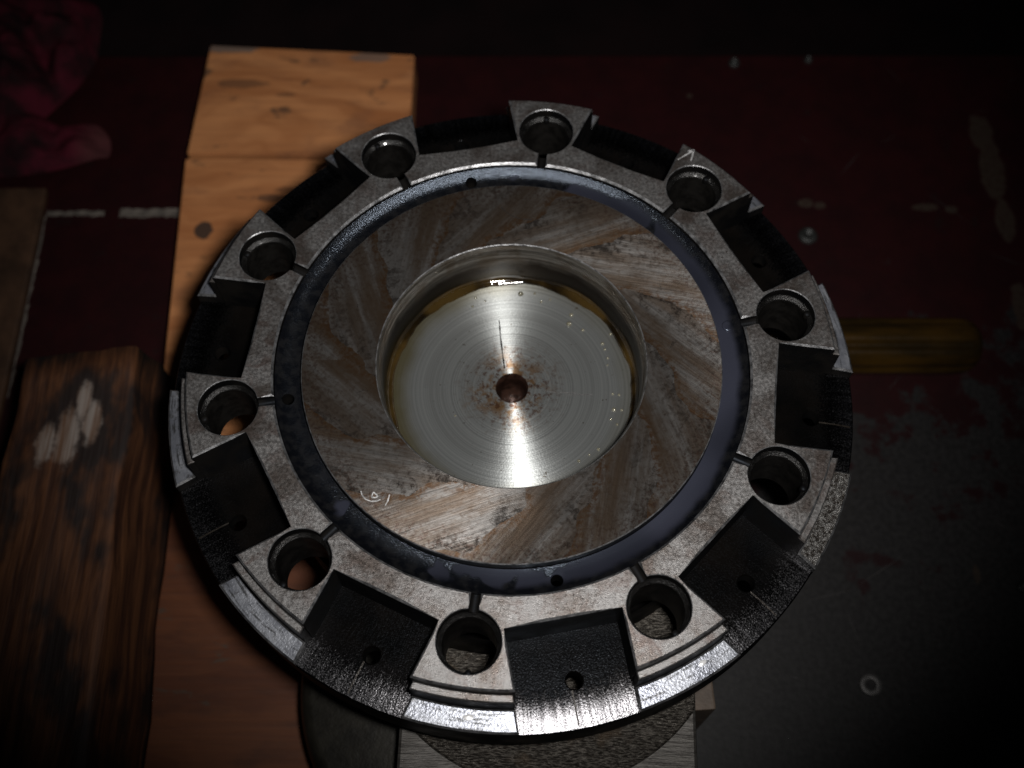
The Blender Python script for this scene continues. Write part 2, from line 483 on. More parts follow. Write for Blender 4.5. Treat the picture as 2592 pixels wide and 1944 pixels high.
def build_mats():
    MAT['top'] = mat_top_steel()
    MAT['black'] = mat_black_oil()
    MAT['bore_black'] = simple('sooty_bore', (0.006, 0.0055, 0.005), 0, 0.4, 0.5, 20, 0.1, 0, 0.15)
    MAT['slot'] = mat_slot_floor()
    MAT['rim'] = mat_rim()
    MAT['rim_pit'] = mat_rim_pitted()
    MAT['land'] = mat_land()
    MAT['floor'] = mat_recess_floor()
    MAT['bore'] = mat_bore_wall()
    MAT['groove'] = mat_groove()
    MAT['oil'] = mat_oil()
    MAT['bead'] = simple('clear_oil_bead', (0.16, 0.15, 0.11), 0.3, 0.12, 0.2, 10, 0.0, 0.6)
    MAT['nick'] = simple('painted_nick_glint', (0.8, 0.8, 0.8), 0.3, 0.35, 0.1)  # near-white colour stands in for the flash glint on the nicks
    MAT['edge'] = simple('worn_steel_edge', (0.26, 0.26, 0.265), 0.85, 0.34, 0.7, 34, 0.2)
    MAT['scuff'] = simple('bench_scuff', (0.014, 0.0115, 0.011), 0, 0.6, 0.4)
    MAT['rust'] = simple('rusty_centre', (0.035, 0.017, 0.012), 0.5, 0.3, 0.6, 40, 0.4, 0.2)
    MAT['scratch'] = simple('bright_scratch', (0.30, 0.30, 0.30), 0.2, 0.5, 0.6, 60, 0.4)
    MAT['scribe'] = simple('scribed_line', (0.02, 0.016, 0.012), 0.4, 0.35, 0.4, 40, 0.3)
    MAT['pin'] = simple('oily_ledge', (0.009, 0.0085, 0.008), 0.6, 0.3, 0.6, 40, 0.4, 0.5)
    MAT['bench'] = mat_bench()
    MAT['wood_block'] = mat_old_wood()
    MAT['rag'] = mat_rag()
    MAT['brushed'] = mat_brushed()
    MAT['hatch'] = mat_crosshatch()
    MAT['amber'] = mat_amber()
    MAT['dark_iron'] = simple('dark_iron', (0.016, 0.0145, 0.011), 0.3, 0.5, 0.5, 8, 0.3)
    MAT['screw'] = simple('grey_screw_head', (0.022, 0.023, 0.022), 0.4, 0.45, 0.4, 40, 0.3)
    MAT['washer'] = simple('dull_washer_steel', (0.085, 0.082, 0.08), 0.5, 0.45, 0.3, 40, 0.3)
    MAT['floor_dark'] = simple('workshop_floor', (0.02, 0.008, 0.008), 0, 0.8, 0.4, 1.0, 0.1)
    MAT['white'] = simple('chipped_white_paint', (0.085, 0.073, 0.062), 0, 0.6, 0.5, 22, 0.3)
    MAT['brown'] = simple('brown_varnished_board', (0.042, 0.021, 0.011), 0, 0.5, 0.5, 4, 0.2)
    MAT['pale_wood'] = simple('pale_wood', (0.085, 0.06, 0.042), 0, 0.6, 0.3, 12, 0.2)
    MAT['hairline'] = simple('dark_hair', (0.01, 0.008, 0.007), 0, 0.5)
    MAT['rod'] = simple('black_thread', (0.012, 0.012, 0.012), 0.4, 0.3, 0.4, 20, 0.3)


build_mats()


# ------------------------------------------------------------------ mesh helpers (layout units; scaled by S on linking)
class MB:
    def __init__(s):
        s.v, s.f, s.mi, s.sm = [], [], [], []

    def add(s, vs, fs, mi=0, smooth=False):
        b = len(s.v)
        s.v += [tuple(v) for v in vs]
        for f in fs:
            s.f.append([b + i for i in f]); s.mi.append(mi); s.sm.append(smooth)
        return b

    def build(s, name, mats, parent=None, loc=(0, 0, 0), rot=(0, 0, 0), merge=False, recalc=True):
        me = bpy.data.meshes.new(name)
        me.from_pydata([(x * S, y * S, z * S) for x, y, z in s.v], [], s.f)
        for m in (mats if isinstance(mats, (list, tuple)) else [mats]): me.materials.append(MAT[m] if isinstance(m, str) else m)
        for p, mi, sm in zip(me.polygons, s.mi, s.sm):
            p.material_index = mi; p.use_smooth = sm
        if merge or recalc:
            bm = bmesh.new(); bm.from_mesh(me)
            if merge: bmesh.ops.remove_doubles(bm, verts=bm.verts, dist=1e-6)
            if recalc: bmesh.ops.recalc_face_normals(bm, faces=bm.faces)
            bm.to_mesh(me); bm.free()
        o = bpy.data.objects.new(name, me)
        C.objects.link(o)
        o.location = Vector(loc) * S
        o.rotation_euler = rot
        if parent: o.parent = parent
        return o

    def lathe(s, prof, seg=96, cx=0, cy=0, a0=0, a1=2 * pi, mi=0, smooth=True):
        full = abs(a1 - a0 - 2 * pi) < 1e-6
        cnt = seg if full else seg + 1
        vs = []
        for k in range(cnt):
            a = a0 + (a1 - a0) * k / seg
            for r, z in prof: vs.append((cx + r * cos(a), cy + r * sin(a), z))
        m = len(prof)
        fs = []
        for k in range(seg):
            k2 = (k + 1) % cnt if full else k + 1
            for j in range(m - 1):
                fs.append((k * m + j, k2 * m + j, k2 * m + j + 1, k * m + j + 1))
        s.add(vs, fs, mi, smooth)
        return s

    def box(s, x0, x1, y0, y1, z0, z1, mi=0, bev=0.0):
        bm = bmesh.new()
        bmesh.ops.create_cube(bm, size=1)
        for v in bm.verts:
            v.co = Vector((x0 + (v.co.x + .5) * (x1 - x0), y0 + (v.co.y + .5) * (y1 - y0), z0 + (v.co.z + .5) * (z1 - z0)))
        if bev > 0: bmesh.ops.bevel(bm, geom=bm.edges, offset=bev, segments=2, affect='EDGES', profile=0.6)
        bm.verts.index_update()
        s.add([v.co for v in bm.verts], [[v.index for v in f.verts] for f in bm.faces], mi)
        bm.free()
        return s


def circ(cx, cy, r, n, a0=0.0):
    return [(cx + r * cos(a0 + 2 * pi * k / n), cy + r * sin(a0 + 2 * pi * k / n)) for k in range(n)]


def area(loop):
    return 0.5 * sum(loop[i][0] * loop[(i + 1) % len(loop)][1] - loop[(i + 1) % len(loop)][0] * loop[i][1] for i in range(len(loop)))


def inset(loop, ds):
    """move each vertex to the left of the travel direction by ds[i]"""
    out = []
    n = len(loop)
    for i in range(n):
        if ds[i] == 0: out.append(loop[i]); continue
        p, c, q = Vector(loop[i - 1]), Vector(loop[i]), Vector(loop[(i + 1) % n])
        a, b = (c - p).normalized(), (q - c).normalized()
        na, nb = Vector((-a.y, a.x)), Vector((-b.y, b.x))
        m = (na + nb)
        m = m / max(0.5, m.dot(m) / 2) if m.length > 1e-6 else na
        out.append((c.x + m.x * ds[i], c.y + m.y * ds[i]))
    return out


def inside(pt, loop):
    x, y = pt
    r = False
    n = len(loop)
    for i in range(n):
        x1, y1 = loop[i]; x2, y2 = loop[(i + 1) % n]
        if (y1 > y) != (y2 > y) and x < (x2 - x1) * (y - y1) / (y2 - y1) + x1: r = not r
    return r


def cdt(outer, holes=(), extra=()):
    pts, edges = [], []
    for lp in (outer, *holes):
        b = len(pts)
        pts += [Vector(p) for p in lp]
        edges += [(b + i, b + (i + 1) % len(lp)) for i in range(len(lp))]
    pts += [Vector(p) for p in extra]
    vo, eo, fo, *_ = delaunay_2d_cdt(pts, edges, [], 0, 1e-7)
    keep = []
    for f in fo:
        c = (vo[f[0]] + vo[f[1]] + vo[f[2]]) / 3
        if inside(c, outer) and not any(inside(c, h) for h in holes): keep.append(tuple(f))
    return [(v.x, v.y) for v in vo], keep


def extrude(mb, outer, holes, zt, zb, ch=0.008, flags=None, cap_bottom=False, mi_top=0, mi_wall=1, extra=(), zf=None, mi_edge=None):
    """flat-topped solid with chamfered rims; flags marks outer vertices that keep a sharp shared seam"""
    if area(outer) < 0: outer = outer[::-1]; flags = flags[::-1] if flags else None
    holes = [h if area(h) < 0 else h[::-1] for h in holes]       # holes run clockwise
    zf = zf or (lambda x, y: zt)
    loops, ins = [outer, *holes], []
    for li, lp in enumerate(loops):
        ds = [ch * (1 if (li > 0 or flags is None) else flags[i]) for i in range(len(lp))]
        ins.append((inset(lp, ds), ds))
    v, f = cdt(ins[0][0], [h for h, _ in ins[1:]], extra)
    mb.add([(x, y, zf(x, y)) for x, y in v], f, mi_top)
    for lp, (il, ds) in zip(loops, ins):
        n = len(lp)
        vs = [(il[i][0], il[i][1], zf(*il[i])) for i in range(n)]
        vs += [(lp[i][0], lp[i][1], zf(*lp[i]) - ds[i]) for i in range(n)]
        vs += [(lp[i][0], lp[i][1], zb) for i in range(n)]
        ch_f, wall_f = [], []
        for i in range(n):
            j = (i + 1) % n
            if ds[i] or ds[j]: ch_f.append((i, n + i, n + j, j))
            wall_f.append((n + i, 2 * n + i, 2 * n + j, n + j))
        b = mb.add(vs, ch_f, mi_top if mi_edge is None else mi_edge)
        for q in wall_f:
            mb.f.append([b + k for k in q]); mb.mi.append(mi_wall); mb.sm.append(False)
    if cap_bottom:
        v, f = cdt(outer, holes)
        mb.add([(x, y, zb) for x, y in v], [t[::-1] for t in f], mi_wall)


def tag(o, label=None, cat=None, group=None, kind=None):
    if label: o['label'] = label
    if cat: o['category'] = cat
    if group: o['group'] = group
    if kind: o['kind'] = kind
    return o


def empty(name, loc=(0, 0, 0), rz=0):
    o = bpy.data.objects.new(name, None)
    C.objects.link(o)
    o.location = Vector(loc) * S
    o.rotation_euler = (0, 0, rz)
    o.empty_display_size = 0.01
    return o


def rot2(p, a): return (p[0] * cos(a) - p[1] * sin(a), p[0] * sin(a) + p[1] * cos(a))


# ------------------------------------------------------------------ workbench and floor
ZB = -1.40
mb = MB()
mb.box(-6, 6, -6, 2.585, ZB - 0.35, ZB, bev=0.012)
bench = mb.build('bench_top', 'bench')
tag(bench, kind='structure')
mb = MB().box(-40, 40, -40, 40, -9.2, -9.0)
tag(mb.build('floor', 'floor_dark'), kind='structure')

# screws set into the bench
def screw_mesh(r):
    m = MB()
    m.lathe([(r, 0.0), (r * .98, .006), (r * .8, .018), (r * .45, .022), (r * .40, .004), (0, .004)], 28)
    return m
for (x, y, r) in [(1.211, 2.525, .032), (1.623, 2.545, .024), (1.503, 1.401, .05), (2.262, -.438, .026)]:
    screw_mesh(r).build('screw', 'screw', bench, (x, y, ZB + .001))

sc = MB()
for k in range(34):
    x, y = random.uniform(0.9, 2.8), random.uniform(-1.25, 2.4)
    q, ln = random.uniform(-0.9, 0.9) + (pi / 2 if random.random() < .3 else 0), random.uniform(.05, .32)
    wd = random.uniform(.0012, .003)
    dx, dy = cos(q) * ln, sin(q) * ln
    sc.add([(x, y, 0), (x + dx * .5 - sin(q) * wd, y + dy * .5 + cos(q) * wd, 0), (x + dx, y + dy, 0), (x + dx * .5 + sin(q) * wd, y + dy * .5 - cos(q) * wd, 0)], [(0, 3, 2, 1)])
sc.build('bench_scratches', 'scuff', bench, (0, 0, ZB + .0012))

# ------------------------------------------------------------------ the rotor
A0 = radians(82.511)
HW, CH0 = 0.193, 0.931                     # half width of a slot, distance of its inner wall
RL, RO, RG, RLAND, RB = 1.147, 1.251, 0.8404, 0.7422, 0.4763
RH, RA = 0.105, 0.11773                    # bore mouth, root arc
SW = 0.017                                 # half width of an oil slit
ZF = -0.235

hub = empty('steel_rotor')
tag(hub, 'round oily steel rotor with ten drilled lugs and a turned hollow centre', 'rotor')


def floor_z(x, y):
    r = hypot(x, y)
    return -0.208 - 1.0 * max(0, r - 1.14) ** 2


def slot_dir(s):                            # lug-local direction of the slot at +-18 degrees
    return (cos(radians(18)), s * sin(radians(18)))


def side_pt(t, s, hw=HW):
    d = slot_dir(s)
    n_ = (d[1] * s, -d[0] * s)              # towards the lug
    return (t * d[0] + hw * n_[0], t * d[1] + hw * n_[1])


def radius_t(r, hw=HW): return sqrt(r * r - hw * hw)


inner_lo, inner_hi = side_pt(CH0, -1), side_pt(CH0, 1)
RA = hypot(inner_hi[0] - 1, inner_hi[1])
ang_hi = atan2(inner_hi[1], inner_hi[0] - 1)            # about 118 degrees
gam_h = math.asin(SW / RH); gam_r = math.asin(SW / RA); gam_g = math.asin(SW / RG)
root_hi = [(1 + RA * cos(a), RA * sin(a)) for a in [ang_hi + (pi - gam_r - ang_hi) * k / 10 for k in range(11)]]   # corner -> slit
root_lo = [(x, -y) for x, y in root_hi]

# lugs, each with its bore
for i in range(10):
    a = A0 - i * pi / 5
    o_lo, o_hi = side_pt(radius_t(RL), -1), side_pt(radius_t(RL), 1)
    b0, b1 = atan2(o_lo[1], o_lo[0]), atan2(o_hi[1], o_hi[0])
    poly, fl = [], []
    def put(p, k): poly.append(p); fl.append(k)
    put(inner_lo, 0)
    for t in (0.98, 1.04): put(side_pt(t, -1), 1)
    for k in range(19): put((RL * cos(b0 + (b1 - b0) * k / 18), RL * sin(b0 + (b1 - b0) * k / 18)), 1)
    for t in (1.04, 0.98): put(side_pt(t, 1), 1)
    for k, p in enumerate(root_hi): put(p, 0)
    # bore, entered through the slit (clockwise round the bore)
    N = 52
    for k in range(N + 1):
        q = pi - gam_h - (2 * pi - 2 * gam_h) * k / N
        put((1 + RH * cos(q), RH * sin(q)), 0.4)
    for k, p in enumerate(reversed(root_lo)):
        if k < len(root_lo) - 1: put(p, 0)
    poly = [rot2(p, a) for p in poly]
    m = MB()
    extrude(m, poly, [], 0.0, -0.235, 0.0065, fl, mi_edge=2)
    lug = m.build('lug', ['top', 'black', 'edge'], hub, recalc=False)
    # counterbored sleeve
    cx, cy = cos(a), sin(a)
    m = MB()
    m.lathe([(RH + .0005, -0.038), (RH - .002, -0.044), (0.0915, -0.047), (0.0885, -0.052)], 48, cx, cy)
    m.build('bore_ledge', 'pin', lug)
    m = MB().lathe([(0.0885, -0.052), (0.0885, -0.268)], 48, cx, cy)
    m.build('bore_wall', 'bore_black', lug)
    # locating notch at the outer side of the ledge
    na = a + radians(6)
    nx, ny = cx + 0.093 * cos(na), cy + 0.093 * sin(na)
    m = MB().lathe([(0.0, -0.036), (0.009, -0.036), (0.0125, -0.041), (0.0125, -0.06)], 16, nx, ny)
    m.build('locating_notch', 'black', lug)

# ground ring inside the lugs, cut by ten oil slits
m = MB()
for i in range(10):
    a = A0 - i * pi / 5
    a2 = a + pi / 5
    poly, fl = [], []
    n_arc = 26
    g0, g1 = a + gam_g, a2 - gam_g
    poly_in = [(RG * cos(g0 + (g1 - g0) * k / n_arc), RG * sin(g0 + (g1 - g0) * k / n_arc)) for k in range(n_arc + 1)]
    left = [rot2(p, a2) for p in reversed(root_lo)]        # slit -> corner of the next lug
    right = [rot2(p, a) for p in root_hi]                  # corner -> slit
    poly = poly_in + left
    fl = [1] * len(poly_in) + [0] * len(left)
    for t in (0.66, 0.33):                                  # slot wall
        p = Vector(left[-1]).lerp(Vector(right[0]), 1 - t)
        poly.append((p.x, p.y)); fl.append(1)
    poly += right; fl += [0] * len(right)
    # counter-clockwise order is needed: arc runs ccw on the inside, so reverse
    poly, fl = poly[::-1], fl[::-1]
    extrude(m, poly, [], 0.0, -0.235, 0.0075, fl, mi_edge=2)
ring = m.build('ground_ring', ['top', 'black', 'edge'], hub, recalc=False)
for i in range(10):
    a = A0 - i * pi / 5
    m = MB()
    vs, fs = [], []
    for k in range(7):
        q = -1 + 2 * k / 6
        y = SW * 1.04 * q
        z = -0.020 - 0.016 * sqrt(max(0, 1 - q * q))
        for r in (RG - 0.006, RH and 1 - RH + 0.003): vs.append((*rot2((r, y), a), z))
    fs = [(2 * k, 2 * k + 1, 2 * k + 3, 2 * k + 2) for k in range(6)]
    m.add(vs, fs, 0, True)
    m.build('oil_slit', 'black', ring)

# ramped slot floor with drilled holes
m = MB()
bores = [circ(cos(A0 - i * pi / 5), sin(A0 - i * pi / 5), 0.0895, 40) for i in range(10)]
RS = 1.095
sh = [(RS * cos(A0 - (i + .5) * pi / 5 + .01), RS * sin(A0 - (i + .5) * pi / 5 + .01)) for i in range(10)]
sholes = [circ(x, y, 0.0275, 20) for x, y in sh]
extra = []
for r in (1.13, 1.145, 1.16, 1.175, 1.19, 1.205, 1.22, 1.232):
    extra += [p for p in circ(0, 0, r, 200) if not any(hypot(p[0] - x, p[1] - y) < .034 for x, y in sh)]
extrude(m, circ(0, 0, RO, 300), [circ(0, 0, 0.80, 120)] + bores + sholes, -0.145, -0.268, 0.005, cap_bottom=True, extra=extra, zf=floor_z)
flange = m.build('flange', ['slot', 'black'], hub, recalc=False)
for f_ in flange.data.polygons:
    if f_.material_index == 0: f_.use_smooth = True
# scribed centre line from each hole to the edge
for i in (2, 3, 4, 5, 6):
    a = A0 - (i + .5) * pi / 5 + .01 - 0.012
    vs = []
    for r in (1.124, 1.15, 1.18, 1.21, 1.2385):
        for y in (-.0026, .0026):
            p = rot2((r, y), a); vs.append((*p, floor_z(*p) + .0015))
    MB_ = MB(); MB_.add(vs, [(2 * k, 2 * k + 2, 2 * k + 3, 2 * k + 1) for k in range(4)])
    MB_.build('scribe_line', 'scribe', flange)

# skirt and lower boss
m = MB()
m.lathe([(RO - .0005, -0.26), (RO, -0.40), (RO - .012, -0.415), (1.16, -0.415), (1.16, -0.2685)], 200)
m.build('skirt', 'black', hub)
m = MB().lathe([(0.93, -0.2695), (0.93, -0.50), (0.80, -0.56), (0.0, -0.56)], 96)
m.build('lower_boss', 'black', hub)

# bright rim segments outside the lugs
for i in range(10):
    a = A0 - i * pi / 5
    hw = HW + 0.006
    def seg(r0, r1, n_=20):
        lo0, lo1 = side_pt(radius_t(r0, hw), -1, hw), side_pt(radius_t(r1, hw), -1, hw)
        t0, t1 = atan2(lo0[1], lo0[0]), atan2(lo1[1], lo1[0])
        out = [(r1 * cos(t1 * (1 - 2 * k / n_)), r1 * sin(t1 * (1 - 2 * k / n_))) for k in range(n_ + 1)]
        inn = [(r0 * cos(t0 * (1 - 2 * k / n_)), r0 * sin(t0 * (1 - 2 * k / n_))) for k in range(n_ + 1)]
        return [rot2(p, a) for p in out + inn[::-1]]
    m = MB()
    rz = lambda x, y: -0.160 - 0.12 * (hypot(x, y) - 1.18)
    extrude(m, seg(1.176, RO + .0008), [], -0.16, -0.25, 0.007, zf=rz, mi_edge=2)
    pit = (i == 3)
    m.build('rim_segment', ['rim_pit' if pit else 'rim', 'black', 'edge'], hub, recalc=False)
    m = MB()
    extrude(m, seg(1.1475, 1.1745, 14), [], -0.048, -0.25, 0.004)
    m.build('rim_shelf', ['top', 'black'], hub, recalc=False)

# swirl-stained inner land
m = MB()
extra = []
extrude(m, circ(0, 0, RLAND, 240), [circ(0, 0, RB, 200)], 0.0, -0.10, 0.0035, mi_wall=1, mi_edge=2)
land = m.build('stained_land', ['land', 'black', 'edge'], hub, recalc=False)

# oil channel between land and ring, with four drain holes
chol = [(0.797 * cos(radians(t)), 0.797 * sin(radians(t))) for t in (-79.0, -170.5, 101.5)]
m = MB()
extra = []
for r in (0.765, 0.79, 0.812, 0.826):
    extra += [p for p in circ(0, 0, r, 160) if not any(hypot(p[0] - x, p[1] - y) < .030 for x, y in chol)]
def chan_z(x, y):
    r = hypot(x, y)
    t = min(1, max(0, (r - 0.785) / (0.838 - 0.785)))
    return -0.046 + 0.026 * t * t
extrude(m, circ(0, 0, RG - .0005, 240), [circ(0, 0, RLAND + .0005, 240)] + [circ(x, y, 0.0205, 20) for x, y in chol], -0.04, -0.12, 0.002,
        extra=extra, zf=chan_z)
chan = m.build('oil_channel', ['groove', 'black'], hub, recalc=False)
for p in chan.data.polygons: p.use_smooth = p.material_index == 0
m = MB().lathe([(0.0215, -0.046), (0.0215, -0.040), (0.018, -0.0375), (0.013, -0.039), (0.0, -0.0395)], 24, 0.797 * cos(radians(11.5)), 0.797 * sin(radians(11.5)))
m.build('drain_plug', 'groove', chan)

# hollow centre
m = MB()
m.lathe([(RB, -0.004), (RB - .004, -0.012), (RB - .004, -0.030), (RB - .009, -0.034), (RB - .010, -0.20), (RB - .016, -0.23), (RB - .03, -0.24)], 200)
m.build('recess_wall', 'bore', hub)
m = MB()
prof = [(0.47, ZF)] + [(0.44 - 0.38 * k / 10, ZF) for k in range(11)] 
m.lathe(prof, 160, smooth=False)
m.build('recess_floor', 'floor', hub)
m = MB()
m.lathe([(0.061, ZF + .001), (0.057, ZF - .006), (0.052, ZF - .03), (0.054, ZF - .034), (0.048, ZF - .06), (0.05, ZF - .064), (0.040, ZF - .10),
         (0.022, ZF - .125), (0.0, ZF - .135)], 40)
m.build('centre_hole', 'rust', hub)
m = MB()
vs, fs = [], []
NF = 220
for k in range(NF):
    q = 2 * pi * k / NF
    d = 0.011 * noise.noise(Vector((cos(q) * 3, sin(q) * 3, 5))) + 0.004 * noise.noise(Vector((cos(q) * 14, sin(q) * 14, 2)))
    for t, z in ((0.0, -0.200), (0.25, -0.220), (0.5, -0.2265), (0.75, -0.2260), (0.92, -0.2310), (1.0, -0.2357)):
        r = 0.467 + (0.440 + d - 0.467) * t
        vs.append((r * cos(q), r * sin(q), z))
for k in range(NF):
    for j_ in range(5): fs.append((k * 6 + j_, ((k + 1) % NF) * 6 + j_, ((k + 1) % NF) * 6 + j_ + 1, k * 6 + j_ + 1))
m.add(vs, fs, 0, True)
m.build('oil_fillet', 'oil', hub)

# beads of oil on the turned floor
beads = [(-0.142, 0.383, 5), (-0.153, 0.345, 5), (0.032, 0.4, 10), (0.086, 0.402, 5), (0.111, 0.365, 5), (0.145, 0.375, 4), (0.225, 0.308, 8),
         (0.216, 0.269, 10), (0.268, 0.243, 6), (0.341, 0.185, 7), (0.349, 0.161, 5), (0.359, 0.124, 5), (0.357, 0.095, 4), (0.373, -0.024, 5),
         (0.396, -0.027, 5), (0.375, -0.087, 8), (0.404, -0.089, 5), (0.363, -0.126, 5), (0.385, -0.146, 5), (0.242, -0.289, 6),
         (0.314, -0.244, 6), (0.281, -0.265, 4), (-0.208, -0.112, 4), (0.373, 0.226, 5), (-0.105, 0.369, 4)]
bd = MB()
for x, y, r in beads:
    r *= .00105
    bd.lathe([(r, 0), (r * .95, r * .35), (r * .7, r * .7), (r * .35, r * .92), (0, r)], 14, 0, 0)
    k = len(bd.v) - 14 * 5
    for j in range(k, len(bd.v)):
        v = bd.v[j]; bd.v[j] = (v[0] + x, v[1] + y, v[2] + ZF + .0005)
tag(bd.build('oil_beads', 'bead', hub), kind='stuff')


# nicks on two rim segments, their glint painted as near-white colour
def nick(ang, r, sx, sy):
    p = [rot2((r + sx * cos(q) * (0.7 + .5 * random.random()), sy * sin(q) * (0.7 + .5 * random.random())), radians(ang)) for q in [k * pi / 5 for k in range(10)]]
    cx, cy = rot2((r, 0), radians(ang))
    z = -0.160 - 0.12 * (r - 1.18)
    m = MB(); m.add([(cx, cy, z + .006)] + [(x, y, z + .001) for x, y in p], [(0, k + 1, (k + 1) % 10 + 1) for k in range(10)], 0, True)
    m.build('glint_nick', 'nick', hub)
nick(-96.4, 1.207, .011, .017); nick(-58.5, 1.203, .010, .015)


# marks scratched into the faces
def strokes(name, lines, mat, parent, wd=0.0022, z=0.0008):
    m = MB()
    for ln in lines:
        pts = []
        for k in range(len(ln) - 1):
            for t in range(4): pts.append(Vector(ln[k]).lerp(Vector(ln[k + 1]), t / 4))
        pts.append(Vector(ln[-1]))
        vs = []
        for k, p in enumerate(pts):
            d = (pts[min(k + 1, len(pts) - 1)] - pts[max(k - 1, 0)]).normalized()
            nn = Vector((-d.y, d.x)) * wd * (0.55 + 0.7 * random.random())
            vs += [(p.x + nn.x, p.y + nn.y, z), (p.x - nn.x, p.y - nn.y, z)]
        m.add(vs, [(2 * k, 2 * k + 1, 2 * k + 3, 2 * k + 2) for k in range(len(pts) - 1)])
    return m.build(name, mat, parent)


strokes('scratched_letters', [[(-0.502, -0.4889), (-0.4979, -0.5031), (-0.4851, -0.519), (-0.4659, -0.5257), (-0.4472, -0.5245), (-0.4351, -0.5189)],
                              [(-0.4652, -0.511), (-0.4607, -0.4928), (-0.4512, -0.5002), (-0.4437, -0.5087), (-0.4532, -0.5132), (-0.4652, -0.511)],
                              [(-0.4053, -0.5018), (-0.4106, -0.5256), (-0.4184, -0.5414)]], 'scratch', land)
strokes('scratched_arrow', [[(0.6342, 0.8578), (0.6972, 0.9012)], [(0.6742, 0.8971), (0.6987, 0.9029)], [(0.6987, 0.9029), (0.6838, 0.8511)]], 'scratch', hub, 0.0030)
strokes('fallen_hair', [[(-0.041, 0.641), (-0.026, 0.623), (-0.011, 0.61), (0.01, 0.597), (0.032, 0.589), (0.075, 0.585)]], 'hairline', land, 0.0016)
strokes('floor_scratch', [[(-0.05, 0.285), (-0.045, 0.22), (-0.037, 0.15), (-0.028, 0.08)]], 'hairline', hub, 0.0028, ZF + .001)
strokes('floor_score', [[(0.11, -0.012), (0.17, -0.018), (0.24, -0.02)], [(0.20, -0.028), (0.30, -0.026)]], 'washer', hub, 0.0013, ZF + .001)

# ------------------------------------------------------------------ what the rotor stands on
base = MB()
base.lathe([(0.0, -0.80), (0.66, -0.80), (0.70, -0.83), (0.73, -0.95), (0.73, -1.10), (0.66, -1.19), (0.0, -1.19)], 96)
o = base.build('round_base', 'dark_iron', None, (-0.10, -0.95, 0))
tag(o, 'dark round iron base showing below the left front of the rotor', 'base')
m = MB()
m.box(-0.53, 0.53, -0.62, 0.62, -0.798, -0.593, bev=0.012)
blk = m.build('steel_block', 'brushed', None, (0.14, -0.78, 0), (0, 0, radians(-1.5)))
tag(blk, 'grey brushed steel block under the front of the rotor', 'block')
# raised round pad, clipped by the sides of the block
pad = []
for k in range(180):
    q = 2 * pi * k / 180
    x, y = -0.02 + 0.665 * cos(q), 0.07 + 0.665 * sin(q)
    pad.append((max(-0.525, min(0.525, x)), max(-0.6, min(0.615, y))))
pp = [pad[0]]
for p in pad[1:]:
    if hypot(p[0] - pp[-1][0], p[1] - pp[-1][1]) > 1e-4: pp.append(p)
m = MB()
extrude(m, pp, [], -0.562, -0.595, 0.006)
m.build('round_pad', ['hatch', 'brushed'], blk, recalc=False)
m = MB().box(-0.09, 0.09, -0.11, 0.11, ZB + .002, -0.76, bev=0.008)
o = m.build('wooden_wedge', 'pale_wood', None, (0.665, -0.97, 0), (0, 0, radians(4)))
tag(o, 'small pale wooden block beside the steel block at the right', 'wood block')

# ------------------------------------------------------------------ pine planks
def plank(name, xy, z0, z1, off, label, dirt, dim=1.0):
    cx = sum(p[0] for p in xy) / 4; cy = sum(p[1] for p in xy) / 4
    n, c, fib = mat_pine('pine_' + name + str(off), off, dim)
    for b, col, f in dirt:
        mk = blob(n, b[0] - cx, b[1] - cy, b[2], b[3], b[4] if len(b) > 4 else 0.9, 9)
        c = n.mix(n.M('MULTIPLY', mk, f), c, col)
    mt = finish_pine(n, c, fib)
    bm = bmesh.new()
    lo_v = [bm.verts.new((x - cx, y - cy, z0)) for x, y in xy]
    hi_v = [bm.verts.new((x - cx, y - cy, z1)) for x, y in xy]
    bm.faces.new(lo_v[::-1]); bm.faces.new(hi_v)
    for k in range(4): bm.faces.new((lo_v[k], lo_v[(k + 1) % 4], hi_v[(k + 1) % 4], hi_v[k]))
    bmesh.ops.bevel(bm, geom=bm.edges, offset=0.007, segments=2, affect='EDGES')
    bm.verts.index_update()
    m = MB(); m.add([v.co for v in bm.verts], [[v.index for v in f.verts] for f in bm.faces])
    bm.free()
    o = m.build(name, mt, None, (cx, cy, 0))
    return tag(o, label, 'plank', 'pine planks under the rotor')


gry = (0.10, 0.085, 0.075); blk_ = (0.035, 0.022, 0.016)
plank('pine_plank', [(-1.685, 1.772), (-0.548, 1.758), (-0.542, 2.417), (-1.646, 2.486)], ZB + .003, -1.2, 3.0,
      'orange pine plank at the back, its far end past the bench edge',
      [((-1.52, 2.462, .15, .028, .8), gry, .85), ((-0.78, 2.40, .12, .035, .8), gry, .7), ((-1.45, 2.22, .13, .03), blk_, .5), ((-1.2, 2.15, .07, .015), blk_, .45)])
plank('pine_plank', [(-1.62, -0.045), (-0.48, -0.055), (-0.548, 1.732), (-1.690, 1.746)], ZB + .003, -1.203, 11.0,
      'orange pine plank with a black knot, in the middle, half under the rotor',
      [((-1.55, 1.31, .045, .05, .6), blk_, .95), ((-1.17, 1.50, .16, .022), blk_, .7), ((-1.1, 1.55, .11, .03), blk_, .5)])
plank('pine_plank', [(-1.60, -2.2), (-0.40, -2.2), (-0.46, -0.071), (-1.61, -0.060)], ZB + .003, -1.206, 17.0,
      'darker reddish brown plank at the front, left below the rotor', [], (0.24, 0.17, 0.13))

